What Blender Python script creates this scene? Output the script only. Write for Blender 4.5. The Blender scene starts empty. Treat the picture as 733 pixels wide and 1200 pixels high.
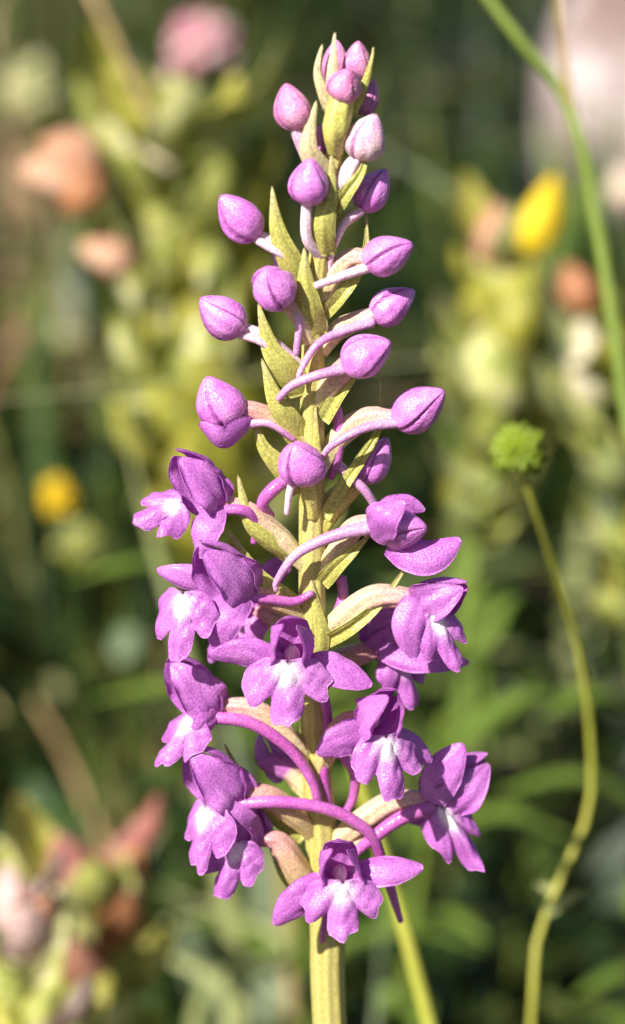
import bpy, math, random
import numpy as np
from mathutils import Vector

random.seed(7)
rng = np.random.default_rng(11)
SC = bpy.context.scene
COL = SC.collection
R = math.radians

# ------------------------------------------------------------------ camera
PITCH = R(14.0)
DIST = 0.24                       # camera to the orchid's stem
TGT = Vector((0, 0, 0.25))        # frame centre on the stem plane, metres above the ground
CAMP = TGT + Vector((0, -DIST * math.cos(PITCH), DIST * math.sin(PITCH)))
cd = bpy.data.cameras.new('camera'); cam = bpy.data.objects.new('camera', cd); COL.objects.link(cam)
cam.location = CAMP
cam.rotation_euler = (math.pi / 2 - PITCH, 0, 0)
cd.sensor_fit = 'VERTICAL'; cd.sensor_height = 24.0; cd.lens = 57.6
cd.clip_start = 0.01; cd.clip_end = 500
cd.dof.use_dof = True; cd.dof.focus_distance = DIST - 0.003; cd.dof.aperture_fstop = 10.0
SC.camera = cam
FWD = Vector((0, math.cos(PITCH), -math.sin(PITCH)))
UPV = Vector((0, math.sin(PITCH), math.cos(PITCH)))
RGT = Vector((1, 0, 0))

# ------------------------------------------------------------------ sky, sun, exposure
SUN_EL, SUN_AZ = R(38), R(-143)   # azimuth from +y towards +x: sun stands behind the camera, to its left
w = bpy.data.worlds.new('World'); SC.world = w; w.use_nodes = True
nt = w.node_tree
sky = nt.nodes.new('ShaderNodeTexSky'); sky.sky_type = 'NISHITA'; sky.sun_disc = False
sky.sun_elevation = SUN_EL; sky.sun_rotation = SUN_AZ
bg = nt.nodes['Background']; bg.inputs['Strength'].default_value = 0.05
nt.links.new(sky.outputs[0], bg.inputs['Color'])
sd = Vector((math.sin(SUN_AZ) * math.cos(SUN_EL), math.cos(SUN_AZ) * math.cos(SUN_EL), math.sin(SUN_EL)))
sl = bpy.data.lights.new('sun', 'SUN'); sl.energy = 5.0; sl.angle = R(0.5); sl.color = (1.0, 0.945, 0.86)
so = bpy.data.objects.new('sun', sl); COL.objects.link(so)
so.rotation_euler = (-sd).to_track_quat('-Z', 'Y').to_euler(); so.location = (-3, -3, 4)
vs = SC.view_settings
vs.view_transform = 'Standard'; vs.look = 'None'; vs.exposure = 0.84; vs.gamma = 1.0
SC.cycles.use_denoising = True
SC.cycles.max_bounces = 8; SC.cycles.transparent_max_bounces = 8

# ------------------------------------------------------------------ pixel -> place
PXM = DIST / (1200 * DIST / 0.1)                      # metres per photo pixel at the stem
def ray(px, py):
    return FWD * DIST + RGT * ((px - 366.5) * PXM) + UPV * ((600 - py) * PXM)
def P(px, py, ymm=0.0):                                # point on the vertical plane y = ymm behind the stem
    r = ray(px, py); k = (ymm * 0.001 - CAMP.y) / r.y
    return CAMP + r * k
def PC(px, py, d):                                     # point at distance d along the view axis
    return CAMP + ray(px, py) * (d / DIST)

SLOPE = math.tan(R(8))
def ground_z(x, y):
    y = np.asarray(y, float); x = np.asarray(x, float)
    h = np.where(y > 0, SLOPE * y, SLOPE * y * 0.6)
    return h + 0.006 * np.sin(x * 9 + 1.3) * np.sin(y * 7 + 0.4) + 0.003 * np.sin(x * 31) * np.sin(y * 27 + 2)

# ------------------------------------------------------------------ node helpers / materials
def newmat(name):
    m = bpy.data.materials.new(name); m.use_nodes = True
    n = m.node_tree.nodes; n.clear()
    return m, n, m.node_tree.links
def ramp(n, stops, interp='LINEAR'):
    r = n.new('ShaderNodeValToRGB'); r.color_ramp.interpolation = interp
    e = r.color_ramp.elements
    while len(e) < len(stops): e.new(0.5)
    for i, (p, c) in enumerate(stops):
        e[i].position = p; e[i].color = (*c, 1)
    return r
def tex(n, l, kind, scale, coord, **kw):
    t = n.new(kind); t.inputs['Scale'].default_value = scale
    for k, v in kw.items(): t.inputs[k].default_value = v
    l.new(coord, t.inputs['Vector']); return t
def mixc(n, l, fac, a, b, blend='MIX'):
    m = n.new('ShaderNodeMix'); m.data_type = 'RGBA'; m.blend_type = blend
    for sock, v in ((m.inputs[0], fac), (m.inputs[6], a), (m.inputs[7], b)):
        if isinstance(v, (int, float)): sock.default_value = v
        elif isinstance(v, tuple): sock.default_value = (*v, 1)
        else: l.new(v, sock)
    return m.outputs[2]
def attr(n, name):
    a = n.new('ShaderNodeAttribute'); a.attribute_name = name; return a
def math_(n, l, op, a, b=0.5):
    m = n.new('ShaderNodeMath'); m.operation = op
    for s, v in zip(m.inputs, (a, b)):
        if isinstance(v, (int, float)): s.default_value = v
        else: l.new(v, s)
    return m.outputs[0]

def plant_mat(name, stops, grain=6000, patch=300, rough=0.5, transl=0.25, tcol=None, bump=0.4, spec=0.35,
              sss=0.0, tip=None, streak=False, veins=0.0, sheen=0.0, white=None):
    """Thin living tissue: patchy colour, cell-grain relief, some light passing through.
    attributes on the mesh: along (0 base - 1 tip), across (-1..1), mark (0..1)"""
    m, n, l = newmat(name)
    tc = n.new('ShaderNodeTexCoord').outputs['Object']
    if streak:
        cx = n.new('ShaderNodeCombineXYZ')
        l.new(math_(n, l, 'MULTIPLY', attr(n, 'across').outputs['Fac'], 5.0), cx.inputs[0])
        l.new(math_(n, l, 'MULTIPLY', attr(n, 'along').outputs['Fac'], streak), cx.inputs[1])
        big = tex(n, l, 'ShaderNodeTexNoise', 1.0, cx.outputs[0], Detail=5.0, Roughness=0.65)
    else: big = tex(n, l, 'ShaderNodeTexNoise', patch, tc, Detail=4.0, Roughness=0.6)
    col = ramp(n, stops); l.new(big.outputs['Fac'], col.inputs[0]); c = col.outputs[0]
    al = attr(n, 'along').outputs['Fac']; ac = attr(n, 'across').outputs['Fac']; mk = attr(n, 'mark').outputs['Fac']
    if tip:
        f = ramp(n, [(tip[1], (0, 0, 0)), (tip[2], (1, 1, 1))]); l.new(al, f.inputs[0])
        c = mixc(n, l, f.outputs[0], c, tip[0])
    if veins:
        s = math_(n, l, 'SINE', math_(n, l, 'MULTIPLY', ac, 17.0), 0)
        s = math_(n, l, 'MULTIPLY', math_(n, l, 'POWER', math_(n, l, 'ABSOLUTE', s), 6.0), veins)
        c = mixc(n, l, s, c, mixc(n, l, 1.0, c, (0.62, 0.42, 0.66), 'MULTIPLY'))
    if white:
        mm = math_(n, l, 'MULTIPLY', mk, math_(n, l, 'ADD', big.outputs['Fac'], 0.45))
        c = mixc(n, l, mm, c, white)
    fine = tex(n, l, 'ShaderNodeTexNoise', grain * 1.1, tc, Detail=2.0)
    fr = ramp(n, [(0.36, (0.80, 0.77, 0.82)), (0.64, (1.18, 1.24, 1.15))]); l.new(fine.outputs['Fac'], fr.inputs[0])
    c = mixc(n, l, 1.0, c, fr.outputs[0], 'MULTIPLY')
    vor = tex(n, l, 'ShaderNodeTexVoronoi', grain, tc)
    b = n.new('ShaderNodeBump'); b.inputs['Strength'].default_value = bump; b.inputs['Distance'].default_value = 0.35 / grain
    l.new(vor.outputs['Distance'], b.inputs['Height'])
    b2 = n.new('ShaderNodeBump'); b2.inputs['Strength'].default_value = bump * .7; b2.inputs['Distance'].default_value = 0.0001
    l.new(tex(n, l, 'ShaderNodeTexNoise', grain * 0.14, tc, Detail=3.0).outputs['Fac'], b2.inputs['Height']); l.new(b.outputs[0], b2.inputs['Normal'])
    p = n.new('ShaderNodeBsdfPrincipled'); l.new(c, p.inputs['Base Color']); l.new(b2.outputs[0], p.inputs['Normal'])
    p.inputs['Roughness'].default_value = rough; p.inputs['Specular IOR Level'].default_value = spec
    if sheen: p.inputs['Sheen Weight'].default_value = sheen; p.inputs['Sheen Roughness'].default_value = 0.4
    if sss:
        p.inputs['Subsurface Weight'].default_value = sss; p.inputs['Subsurface Scale'].default_value = 0.0008
        p.inputs['Subsurface Radius'].default_value = (1.0, 0.5, 0.8)
    out = n.new('ShaderNodeOutputMaterial')
    if transl:
        t = n.new('ShaderNodeBsdfTranslucent'); l.new(b2.outputs[0], t.inputs['Normal'])
        l.new(mixc(n, l, 1.0, c, tcol or (1.0, 0.9, 1.0), 'MULTIPLY'), t.inputs['Color'])
        mx = n.new('ShaderNodeMixShader'); mx.inputs[0].default_value = transl
        l.new(p.outputs[0], mx.inputs[1]); l.new(t.outputs[0], mx.inputs[2]); l.new(mx.outputs[0], out.inputs[0])
    else: l.new(p.outputs[0], out.inputs[0])
    return m

M = {}
M['petal'] = plant_mat('petal_magenta', [(0.3, (0.58, 0.165, 0.62)), (0.5, (0.67, 0.23, 0.70)), (0.7, (0.76, 0.32, 0.78))],
                       grain=4600, patch=300, transl=0.42, bump=0.5, veins=0.25, rough=0.36, spec=.5, white=(0.97, 0.93, 0.96))
M['bud'] = plant_mat('bud_magenta', [(0.3, (0.52, 0.14, 0.51)), (0.5, (0.64, 0.21, 0.62)), (0.7, (0.75, 0.32, 0.72))],
                     grain=4600, patch=520, transl=0.0, bump=0.6, sss=0.2, rough=0.36, spec=.5, white=(0.22, 0.03, 0.21))
M['palebud'] = plant_mat('bud_pale_rose', [(0.3, (0.58, 0.24, 0.46)), (0.5, (0.74, 0.48, 0.58)), (0.66, (0.85, 0.70, 0.68))],
                     grain=4600, patch=420, transl=0.0, bump=0.6, sss=0.2, rough=0.4, white=(0.42, 0.11, 0.33))
M['rosebud'] = plant_mat('bud_rose', [(0.3, (0.50, 0.15, 0.34)), (0.5, (0.62, 0.23, 0.45)), (0.7, (0.72, 0.36, 0.52))],
                     grain=4600, patch=420, transl=0.0, bump=0.8, sss=0.2, rough=0.4, white=(0.28, 0.06, 0.2))
M['spur'] = plant_mat('spur_purple', [(0.3, (0.40, 0.075, 0.34)), (0.6, (0.52, 0.15, 0.46))], grain=4000, patch=260,
                      transl=0.0, sss=0.3, bump=0.4, rough=0.28, spec=0.55)
M['mauve'] = plant_mat('spur_mauve', [(0.3, (0.46, 0.20, 0.43)), (0.6, (0.60, 0.34, 0.56))], grain=4000, patch=260,
                      transl=0.0, sss=0.3, bump=0.3, rough=0.3, spec=0.5)
M['palespur'] = plant_mat('spur_pale_pink', [(0.3, (0.60, 0.33, 0.50)), (0.6, (0.76, 0.56, 0.66))], grain=4000, patch=260,
                      transl=0.0, sss=0.3, bump=0.4, rough=0.35, spec=0.45)
M['ovary'] = plant_mat('ovary_cream_rose', [(0.3, (0.54, 0.46, 0.20)), (0.5, (0.66, 0.55, 0.30)), (0.7, (0.64, 0.46, 0.36))],
                       streak=2.2, grain=3600, transl=0.0, sss=0.25, bump=0.28, rough=0.38, tip=((0.58, 0.29, 0.32), .25, 1.0))
M['browny'] = plant_mat('ovary_rosy_green', [(0.3, (0.46, 0.38, 0.13)), (0.5, (0.56, 0.44, 0.20)), (0.7, (0.56, 0.36, 0.24))],
                       streak=2.2, grain=3600, transl=0.0, sss=0.25, bump=0.28, rough=0.38, tip=((0.52, 0.20, 0.28), .3, 1.0))
M['greenov'] = plant_mat('ovary_yellow_green', [(0.3, (0.42, 0.40, 0.08)), (0.55, (0.58, 0.53, 0.16)), (0.75, (0.64, 0.54, 0.27))],
                       streak=2.0, grain=3600, transl=0.0, sss=0.25, bump=0.28, rough=0.4)
M['bract'] = plant_mat('bract_yellow_green', [(0.3, (0.43, 0.42, 0.09)), (0.55, (0.56, 0.53, 0.15)), (0.75, (0.66, 0.58, 0.27))],
                       streak=1.6, grain=3600, transl=0.3, tcol=(1.0, 1.0, 0.6), bump=0.28, rough=0.4, tip=((0.58, 0.50, 0.26), 0.7, 1.0))
M['creambract'] = plant_mat('bract_cream', [(0.3, (0.64, 0.50, 0.34)), (0.55, (0.74, 0.64, 0.38)), (0.75, (0.62, 0.57, 0.24))],
                       streak=1.6, grain=3600, transl=0.3, tcol=(1.0, 0.95, 0.7), bump=0.28, rough=0.4)
M['stem'] = plant_mat('stem_yellow_green', [(0.35, (0.42, 0.37, 0.10)), (0.55, (0.50, 0.44, 0.155)), (0.7, (0.56, 0.49, 0.22))],
                       streak=9.0, grain=5200, patch=260, transl=0.0, sss=0.3, bump=0.18, rough=0.36)
M['leaf'] = plant_mat('orchid_leaf_green', [(0.3, (0.05, 0.12, 0.02)), (0.7, (0.11, 0.20, 0.035))], grain=2500, patch=80, transl=0.2)

# ------------------------------------------------------------------ mesh helpers
def link(name, verts, faces, mat, parent=None, attrs=None, smooth=True):
    me = bpy.data.meshes.new(name); me.from_pydata([tuple(v) for v in verts], [], faces)
    if smooth: me.polygons.foreach_set('use_smooth', [True] * len(me.polygons))
    for k, v in (attrs or {}).items():
        a = me.attributes.new(k, 'FLOAT', 'POINT'); a.data.foreach_set('value', np.asarray(v, np.float32))
    if isinstance(mat, str): mat = M[mat]
    me.materials.append(mat); me.update()
    o = bpy.data.objects.new(name, me); COL.objects.link(o)
    if parent is not None: o.parent = parent
    return o
def tag(o, label=None, cat=None, group=None, kind=None):
    for k, v in (('label', label), ('category', cat), ('group', group), ('kind', kind)):
        if v: o[k] = v
    return o
def empty(name, loc, label, cat, group=None):
    o = bpy.data.objects.new(name, None); COL.objects.link(o); o.location = loc
    o.empty_display_size = 0.01
    return tag(o, label, cat, group)

def spline(pts, n):
    """centripetal-ish Catmull-Rom through pts, n samples, evenly spaced"""
    p = np.array([tuple(q) for q in pts], float)
    if len(p) == 2: p = np.array([p[0], (p[0] + p[1]) / 2, p[1]])
    e = np.vstack([2 * p[0] - p[1], p, 2 * p[-1] - p[-2]])
    out = []
    for i in range(len(p) - 1):
        a, b, c, d = e[i:i + 4]
        for t in np.linspace(0, 1, 16, endpoint=False):
            out.append(0.5 * ((2 * b) + (-a + c) * t + (2 * a - 5 * b + 4 * c - d) * t * t + (-a + 3 * b - 3 * c + d) * t ** 3))
    out.append(p[-1]); out = np.array(out)
    s = np.concatenate([[0], np.cumsum(np.linalg.norm(np.diff(out, axis=0), axis=1))])
    u = np.linspace(0, s[-1], n)
    return np.stack([np.interp(u, s, out[:, k]) for k in range(3)], 1)
def nrm(v):
    return v / np.maximum(np.linalg.norm(v, axis=-1, keepdims=True), 1e-12)
def tangents(c):
    return nrm(np.gradient(c, axis=0))

def tube_data(pts, radii, seg=12, n=28, ribs=0, rib=0.0, cap=True, flat=1.0, twist=0.0):
    c = spline(pts, n); t = tangents(c)
    rr = np.interp(np.linspace(0, 1, n), np.linspace(0, 1, len(radii)), radii)
    ref = np.array([0.13, -1.0, 0.21]);
    if abs(np.dot(nrm(t.mean(0)), nrm(ref))) > 0.9: ref = np.array([1.0, 0.1, 0.2])
    V = []; al = []; ac = []
    a = None
    for i in range(n):
        if a is None: a = nrm(ref - t[i] * np.dot(ref, t[i]))
        else: a = nrm(a - t[i] * np.dot(a, t[i]))
        b = np.cross(t[i], a)
        for j in range(seg):
            f = 2 * math.pi * j / seg
            r = rr[i] * (1 + rib * math.cos(ribs * f + twist * i / n))
            V.append(c[i] + (a * math.cos(f) * flat + b * math.sin(f)) * r); al.append(i / (n - 1)); ac.append(math.cos(f))
    F = [(i * seg + j, i * seg + (j + 1) % seg, (i + 1) * seg + (j + 1) % seg, (i + 1) * seg + j) for i in range(n - 1) for j in range(seg)]
    if cap:
        V.append(c[0] - t[0] * rr[0] * 0.4); V.append(c[-1] + t[-1] * rr[-1] * 0.7); al += [0, 1]; ac += [0, 0]
        k = len(V) - 2
        F += [(k, (j + 1) % seg, j) for j in range(seg)]
        F += [(k + 1, (n - 1) * seg + j, (n - 1) * seg + (j + 1) % seg) for j in range(seg)]
    return V, F, dict(along=al, across=ac, mark=[0] * len(V))
def tube(name, pts, radii, mat, parent, **kw):
    V, F, A = tube_data(pts, radii, **kw); return link(name, V, F, mat, parent, A)

def shell(G, th, al, ac, mk):
    """closed thin shell from a grid G[u][v]"""
    nu, nv = G.shape[:2]
    du = np.gradient(G, axis=0); dv = np.gradient(G, axis=1)
    N = nrm(np.cross(du, dv))
    k = np.ones((nu, nv)); k[:, 0] = k[:, -1] = 0.35; k[0] = 0.35; k[-1] = 0.35
    A = G + N * (th / 2) * k[..., None]; B = G - N * (th / 2) * k[..., None]
    V = list(A.reshape(-1, 3)) + list(B.reshape(-1, 3)); o = nu * nv; F = []
    for i in range(nu - 1):
        for j in range(nv - 1):
            a, b, c, d = i * nv + j, i * nv + j + 1, (i + 1) * nv + j + 1, (i + 1) * nv + j
            F.append((a, d, c, b)); F.append((a + o, b + o, c + o, d + o))
    ring = [i * nv for i in range(nu)] + [(nu - 1) * nv + j for j in range(1, nv)] + [i * nv + nv - 1 for i in range(nu - 2, -1, -1)] + [j for j in range(nv - 2, 0, -1)]
    for a, b in zip(ring, ring[1:] + ring[:1]): F.append((a, b, b + o, a + o))
    at = {}
    for key, v in (('along', al), ('across', ac), ('mark', mk)):
        f = np.asarray(v, float).reshape(-1); at[key] = np.concatenate([f, f])
    return V, F, at

PROF = {
    'ovate': lambda t: np.maximum(np.sin(np.pi * t ** 0.85), 0) ** 0.62,
    'hood': lambda t: np.maximum(np.sin(np.pi * t ** 0.72), 0) ** 0.72,
    'lance': lambda t: np.maximum(np.sin(np.pi * t ** 0.55), 0) ** 0.95,
    'oblong': lambda t: np.maximum(np.sin(np.pi * t ** 0.98), 0) ** 0.68,
    'blade': lambda t: np.clip((1 - t) * 2.2, 0, 1) ** 0.8 * np.clip(0.6 + t, 0, 1),
}
def petal_data(pts, width, prof, side, cup=0.25, fold=0.0, th=0.00022, nu=24, nv=13, ripple=0.04, lo=0.04, hi=0.985, teeth=0, curl=0.0):
    c = spline(pts, nu); T = tangents(c)
    t = np.linspace(0, 1, nu); tt = lo + (hi - lo) * t
    wv = PROF[prof](tt) * width
    if teeth: wv = wv * (1 + 0.16 * (np.abs(((t * teeth) % 1) - 0.5) * 2 - 0.5))
    s = np.linspace(-1, 1, nv)
    S = np.array(tuple(side), float)[None] - T * (T @ np.array(tuple(side), float))[:, None]; S = nrm(S)
    N = np.cross(T, S)
    ph = rng.uniform(0, 6.28, 4)
    G = np.zeros((nu, nv, 3))
    for j, sv in enumerate(s):
        h = cup * (sv * sv - 0.35) + fold * abs(sv) + curl * abs(sv) ** 4
        rp = ripple * (np.sin(t * 9 + ph[0] + sv * 2) * sv * sv + 0.6 * np.sin(t * 5 + ph[1]) * sv + 0.35 * np.sin(sv * 7 + ph[2] + t * 3))
        rp = rp + ripple * .45 * np.sin(t * 23 + ph[3] + sv) * abs(sv) ** 3 + ripple * .25 * np.sin(t * 13 + sv * 11 + ph[1])
        G[:, j] = c + S * (sv * wv / 2)[:, None] + N * ((h * wv / 2) + rp * width * np.sin(np.pi * np.clip(t, 0, 1) ** 0.6))[:, None]
    al = np.repeat(t[:, None], nv, 1); ac = np.repeat(s[None], nu, 0)
    return G, al, ac, th
def petal(name, pts, width, prof, side, mat, parent, mark=None, **kw):
    G, al, ac, th = petal_data(pts, width, prof, side, **kw)
    mk = np.zeros_like(al) if mark is None else mark(al, ac)
    V, F, A = shell(G, th, al, ac, mk)
    return link(name, V, F, mat, parent, A)

def bud_data(base, tip, width, nose=0.55, twist=0.5, lobes=3, n=24, seg=72, phase=None):
    b = np.array(tuple(base)); t = np.array(tuple(tip)); ax = t - b; L = np.linalg.norm(ax); ax /= L
    ref = np.array([0.3, -1, 0.2]); a = nrm(ref - ax * ref.dot(ax)); c = np.cross(ax, a)
    ph = rng.uniform(0, 6.28) if phase is None else phase
    bend = rng.uniform(-0.08, 0.08, 2)
    V = [b]; al = [0]; mk = [0]; ac = [0]
    for i in range(1, n):
        u = i / n
        prof = math.sin(math.pi * u ** 0.78) ** 0.62 * (1 - 0.25 * u ** 3)
        for j in range(seg):
            f = 2 * math.pi * j / seg
            q = ((f + ph + twist * u) / (2 * math.pi) * lobes) % 1
            saw = (q - 0.5)
            seam = math.exp(-((min(q, 1 - q)) / 0.035) ** 2)
            r = width / 2 * prof * (1 + 0.15 * saw - 0.12 * seam + 0.04 * math.cos(f * 2 + ph) + .018 * math.sin(q * 19 + u * 5 + ph))
            V.append(b + ax * (u * L) + (a * (math.cos(f) * r + bend[0] * width * u * u) + c * (math.sin(f) * r + bend[1] * width * u * u)))
            al.append(u); mk.append(seam); ac.append(saw * 2)
    V.append(t + (a * bend[0] + c * bend[1]) * width); al.append(1); mk.append(0.5); ac.append(0)
    F = [(0, 1 + (j + 1) % seg, 1 + j) for j in range(seg)]
    for i in range(n - 2):
        o = 1 + i * seg
        F += [(o + j, o + (j + 1) % seg, o + seg + (j + 1) % seg, o + seg + j) for j in range(seg)]
    o = 1 + (n - 2) * seg
    F += [(o + j, o + (j + 1) % seg, len(V) - 1) for j in range(seg)]
    return V, F, dict(along=al, across=ac, mark=mk)

# ------------------------------------------------------------------ ground
def build_ground():
    xs = np.concatenate([[-150, -60, -20, -8, -4], np.linspace(-2, 2, 61), [4, 8, 20, 60, 150]])
    ys = np.concatenate([[-150, -60, -20, -8, -3], np.linspace(-1, 4, 76), [6, 10, 20, 60, 150]])
    X, Y = np.meshgrid(xs, ys, indexing='ij'); Z = ground_z(X, Y)
    V = np.stack([X, Y, Z], -1).reshape(-1, 3); ny = len(ys)
    F = [(i * ny + j, (i + 1) * ny + j, (i + 1) * ny + j + 1, i * ny + j + 1) for i in range(len(xs) - 1) for j in range(ny - 1)]
    m, n, l = newmat('meadow_soil')
    tc = n.new('ShaderNodeTexCoord').outputs['Object']
    a = tex(n, l, 'ShaderNodeTexNoise', 14.0, tc, Detail=8.0, Roughness=0.7)
    r = ramp(n, [(0.3, (0.012, 0.014, 0.006)), (0.5, (0.03, 0.028, 0.012)), (0.7, (0.07, 0.055, 0.03))]); l.new(a.outputs['Fac'], r.inputs[0])
    b = n.new('ShaderNodeBump'); b.inputs['Distance'].default_value = 0.01
    l.new(tex(n, l, 'ShaderNodeTexNoise', 90.0, tc, Detail=6.0).outputs['Fac'], b.inputs['Height'])
    p = n.new('ShaderNodeBsdfPrincipled'); p.inputs['Roughness'].default_value = 0.9
    l.new(r.outputs[0], p.inputs['Base Color']); l.new(b.outputs[0], p.inputs['Normal'])
    o = n.new('ShaderNodeOutputMaterial'); l.new(p.outputs[0], o.inputs[0])
    return tag(link('ground', V, F, m), 'sloping meadow soil under the grass', None, None, 'structure')
build_ground()

# ------------------------------------------------------------------ the orchid
px = PXM
STEM = [(387, 1200, 1.7), (384, 1090, 1.72), (377, 980, 1.6), (370, 880, 1.45), (367, 780, 1.32), (366, 690, 1.28), (366, 600, 1.25), (366, 510, 1.18),
        (367, 420, 1.1), (370, 340, 1.0), (378, 270, 0.92), (388, 205, 0.85), (398, 150, 0.75), (405, 105, 0.5)]
gz0 = float(ground_z(0, 0))
orchid = empty('orchid', (0.004, 0, gz0), 'sharp magenta fragrant orchid spike with buds above and open flowers below', 'orchid')
bpy.context.view_layer.update()
OL = Vector((0.004, 0, gz0))
def Q(*a): return P(*a) - OL                           # in the orchid's own frame
spts = [Vector((0.0005, 0.001, -0.004)), Vector((0.001, 0.0, 0.08)), Vector((0.0005, 0, 0.15))] + [Q(x, y, 0) for x, y, r in STEM]
srad = [2.3, 2.1, 1.9] + [s[2] for s in STEM]
def stem_build():
    # radii follow the control points by arc length
    d = [0]
    for a, b in zip(spts, spts[1:]): d.append(d[-1] + (b - a).length)
    u = np.array(d) / d[-1]
    rr = np.interp(np.linspace(0, 1, 160), u, srad) * 0.001
    return tube('stem', spts, list(rr), 'stem', orchid, seg=54, n=160, ribs=9, rib=0.04, twist=2.0)
stem_build()
for k, (a, L, wd) in enumerate([(0.5, .11, .016), (2.4, .13, .018), (4.1, .10, .014), (5.4, .12, .015)]):   # basal leaves below the frame
    d = Vector((math.cos(a), math.sin(a), 0))
    petal('leaf', [d * .001 + Vector((0, 0, .012 + .006 * k)), d * L * .35 + Vector((0, 0, .045)), d * L * .75 + Vector((0, 0, .065)), d * L + Vector((0, 0, .055))],
          wd, 'lance', (-d.y, d.x, 0), 'leaf', orchid, fold=0.35, cup=0, th=.0006, lo=0.12)

def pts_px(L): return [Q(*p) for p in L]
def bud(base, tip, wpx, mat='bud', ovary=None, ovm='ovary', orad=(0.7, 0.8, 0.6), spur=None, spm='mauve', srd=(0.5, 0.45, 0.3), **kw):
    V, F, A = bud_data(Q(*base), Q(*tip), wpx * px, **kw)
    o = link('bud', V, F, mat, orchid, A)
    if ovary: tube('ovary', pts_px(ovary), [r * .001 for r in orad], ovm, o, ribs=6, rib=0.06, twist=6.0, seg=32)
    if spur: tube('spur', pts_px(spur), [r * .00088 for r in srd], spm, o, n=30)
    return o

# buds, from the tip of the spike downwards (photo x, y, millimetres behind the stem axis)
bud((392, 100, 1), (393, 46, 1.5), 31, 'rosebud', ovary=[(400, 130, .5), (393, 100, 1)], ovm='greenov')
bud((418, 96, .5), (421, 47, 0), 32, 'rosebud', ovary=[(408, 135, 0), (416, 98, .5)], ovm='greenov')
bud((399, 116, -1.2), (412, 82, -3.2), 39, 'rosebud', ovary=[(393, 178, -.5), (394, 150, -1.8), (402, 114, -1.6)], ovm='greenov', orad=(.75, 1.25, 1.1))
bud((424, 136, 1.5), (438, 92, 2.5), 27, 'rosebud', ovary=[(405, 165, 0), (420, 140, 1.5)], ovm='greenov')
bud((349, 153, -1), (336, 97, -1), 43, 'rosebud', ovary=[(385, 205, 0), (366, 190, -.5), (353, 165, -1), (348, 150, -1)], ovm='palespur', orad=(.7, .7, .6))
bud((372, 186, 1), (376, 145, 1.5), 27, 'bud', ovary=[(388, 210, 0), (376, 198, .8), (372, 185, 1)], ovm='greenov')
bud((419, 187, -.5), (440, 134, -1.5), 47, 'palebud', ovary=[(388, 245, 0), (400, 216, -1), (422, 180, -.6)], ovm='palespur', orad=(.6, .8, .75))
bud((361, 240, -2.2), (366, 184, -3.2), 47, 'bud', ovary=[(376, 300, -.4), (360, 278, -1.8), (360, 236, -2.3)], ovm='palespur', orad=(.55, .55, .5))
bud((420, 246, 1.0), (455, 199, 2), 42, 'bud', ovary=[(382, 300, 0), (392, 268, .8), (425, 243, 1.0)], ovm='greenov', spur=[(424, 247, 0), (404, 262, -.5), (390, 292, -.5), (386, 318, 0)], spm='palespur')
bud((302, 279, -1), (256, 230, -2), 47, 'bud', ovary=[(368, 330, 0), (345, 303, -1), (320, 286, -1), (298, 274, -1)], ovm='palespur', orad=(.6, .65, .6), spur=[(300, 280, -1.6), (318, 291, -2), (340, 304, -1.8)], spm='palespur', srd=(.5, .45, .3))
bud((340, 320, 2), (327, 285, 2.5), 28, 'bud', ovary=[(366, 352, 0), (350, 335, 1.5), (339, 318, 2)], ovm='ovary')
bud((427, 310, -1), (484, 284, -2), 48, 'bud', ovary=[(374, 352, 0), (392, 320, .5), (412, 303, .5), (434, 303, -.4)], ovm='ovary', orad=(.8, 1.05, .8), spur=[(432, 313, -1.6), (403, 323, -1.8), (370, 335, -2.0)], spm='palespur', srd=(.6, .5, .4))
bud((327, 350, -2.0), (313, 322, -5.6), 52, 'bud', ovary=[(364, 400, -.5), (350, 372, -1.5), (330, 348, -2.2)], ovm='ovary', spur=[(333, 352, -2.0), (350, 375, -2.0), (347, 415, -2)], srd=(.5, .45, .35), nose=.5)
bud((284, 391, -1), (236, 348, -2), 47, 'bud', ovary=[(362, 440, 0), (335, 415, -.6), (305, 393, -1), (280, 384, -1)], ovm='palespur', orad=(.6, .65, .6), spur=[(282, 392, -1.5), (305, 400, -1.8), (330, 418, -1.5)], spm='palespur')
bud((434, 372, .8), (489, 344, 1.2), 44, 'bud', ovary=[(376, 412, .2), (398, 386, .8), (440, 368, .6)], ovm='ovary', orad=(.8, 1.0, .8), spur=[(438, 377, 0), (402, 388, -.6), (372, 404, -1.8), (352, 436, -2.2), (352, 448, -2.2)], srd=(.6, .52, .42, .3))
bud((402, 429, -2.4), (460, 404, -3.8), 51, 'bud', ovary=[(370, 472, -.2), (392, 446, -1.0), (410, 424, -2.0)], ovm='ovary', orad=(.8, 1.2, .9), spur=[(406, 432, -3.0), (372, 440, -3.2), (342, 452, -3), (326, 468, -2.6)], srd=(.65, .55, .5, .35))
bud((268, 500, -1), (247, 440, -2), 56, 'bud', ovary=[(362, 520, 0), (335, 498, -.6), (300, 482, -1), (272, 478, -1)], ovm='browny', orad=(.8, .95, .8), spur=[(285, 498, -1.5), (315, 496, -1.6), (345, 515, -1)], srd=(.5, .45, .3))
bud((462, 497, -1), (524, 460, -2), 50, 'bud', ovary=[(374, 548, 0), (398, 512, .4), (430, 490, .2), (468, 490, -.8)], ovm='ovary', orad=(.9, 1.15, .8), spur=[(472, 495, -1.8), (430, 501, -2.4), (392, 520, -2.6), (378, 535, -2)], srd=(.6, .52, .45, .35))
bud((358, 562, -2.4), (350, 520, -5.4), 55, 'bud', ovary=[(366, 605, -.8), (364, 585, -1.5), (358, 556, -2.8)], ovm='greenov', spur=[(346, 560, -3.0), (340, 575, -3.4), (336, 602, -3.2)], spm='palespur', srd=(.5, .4, .3))
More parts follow.
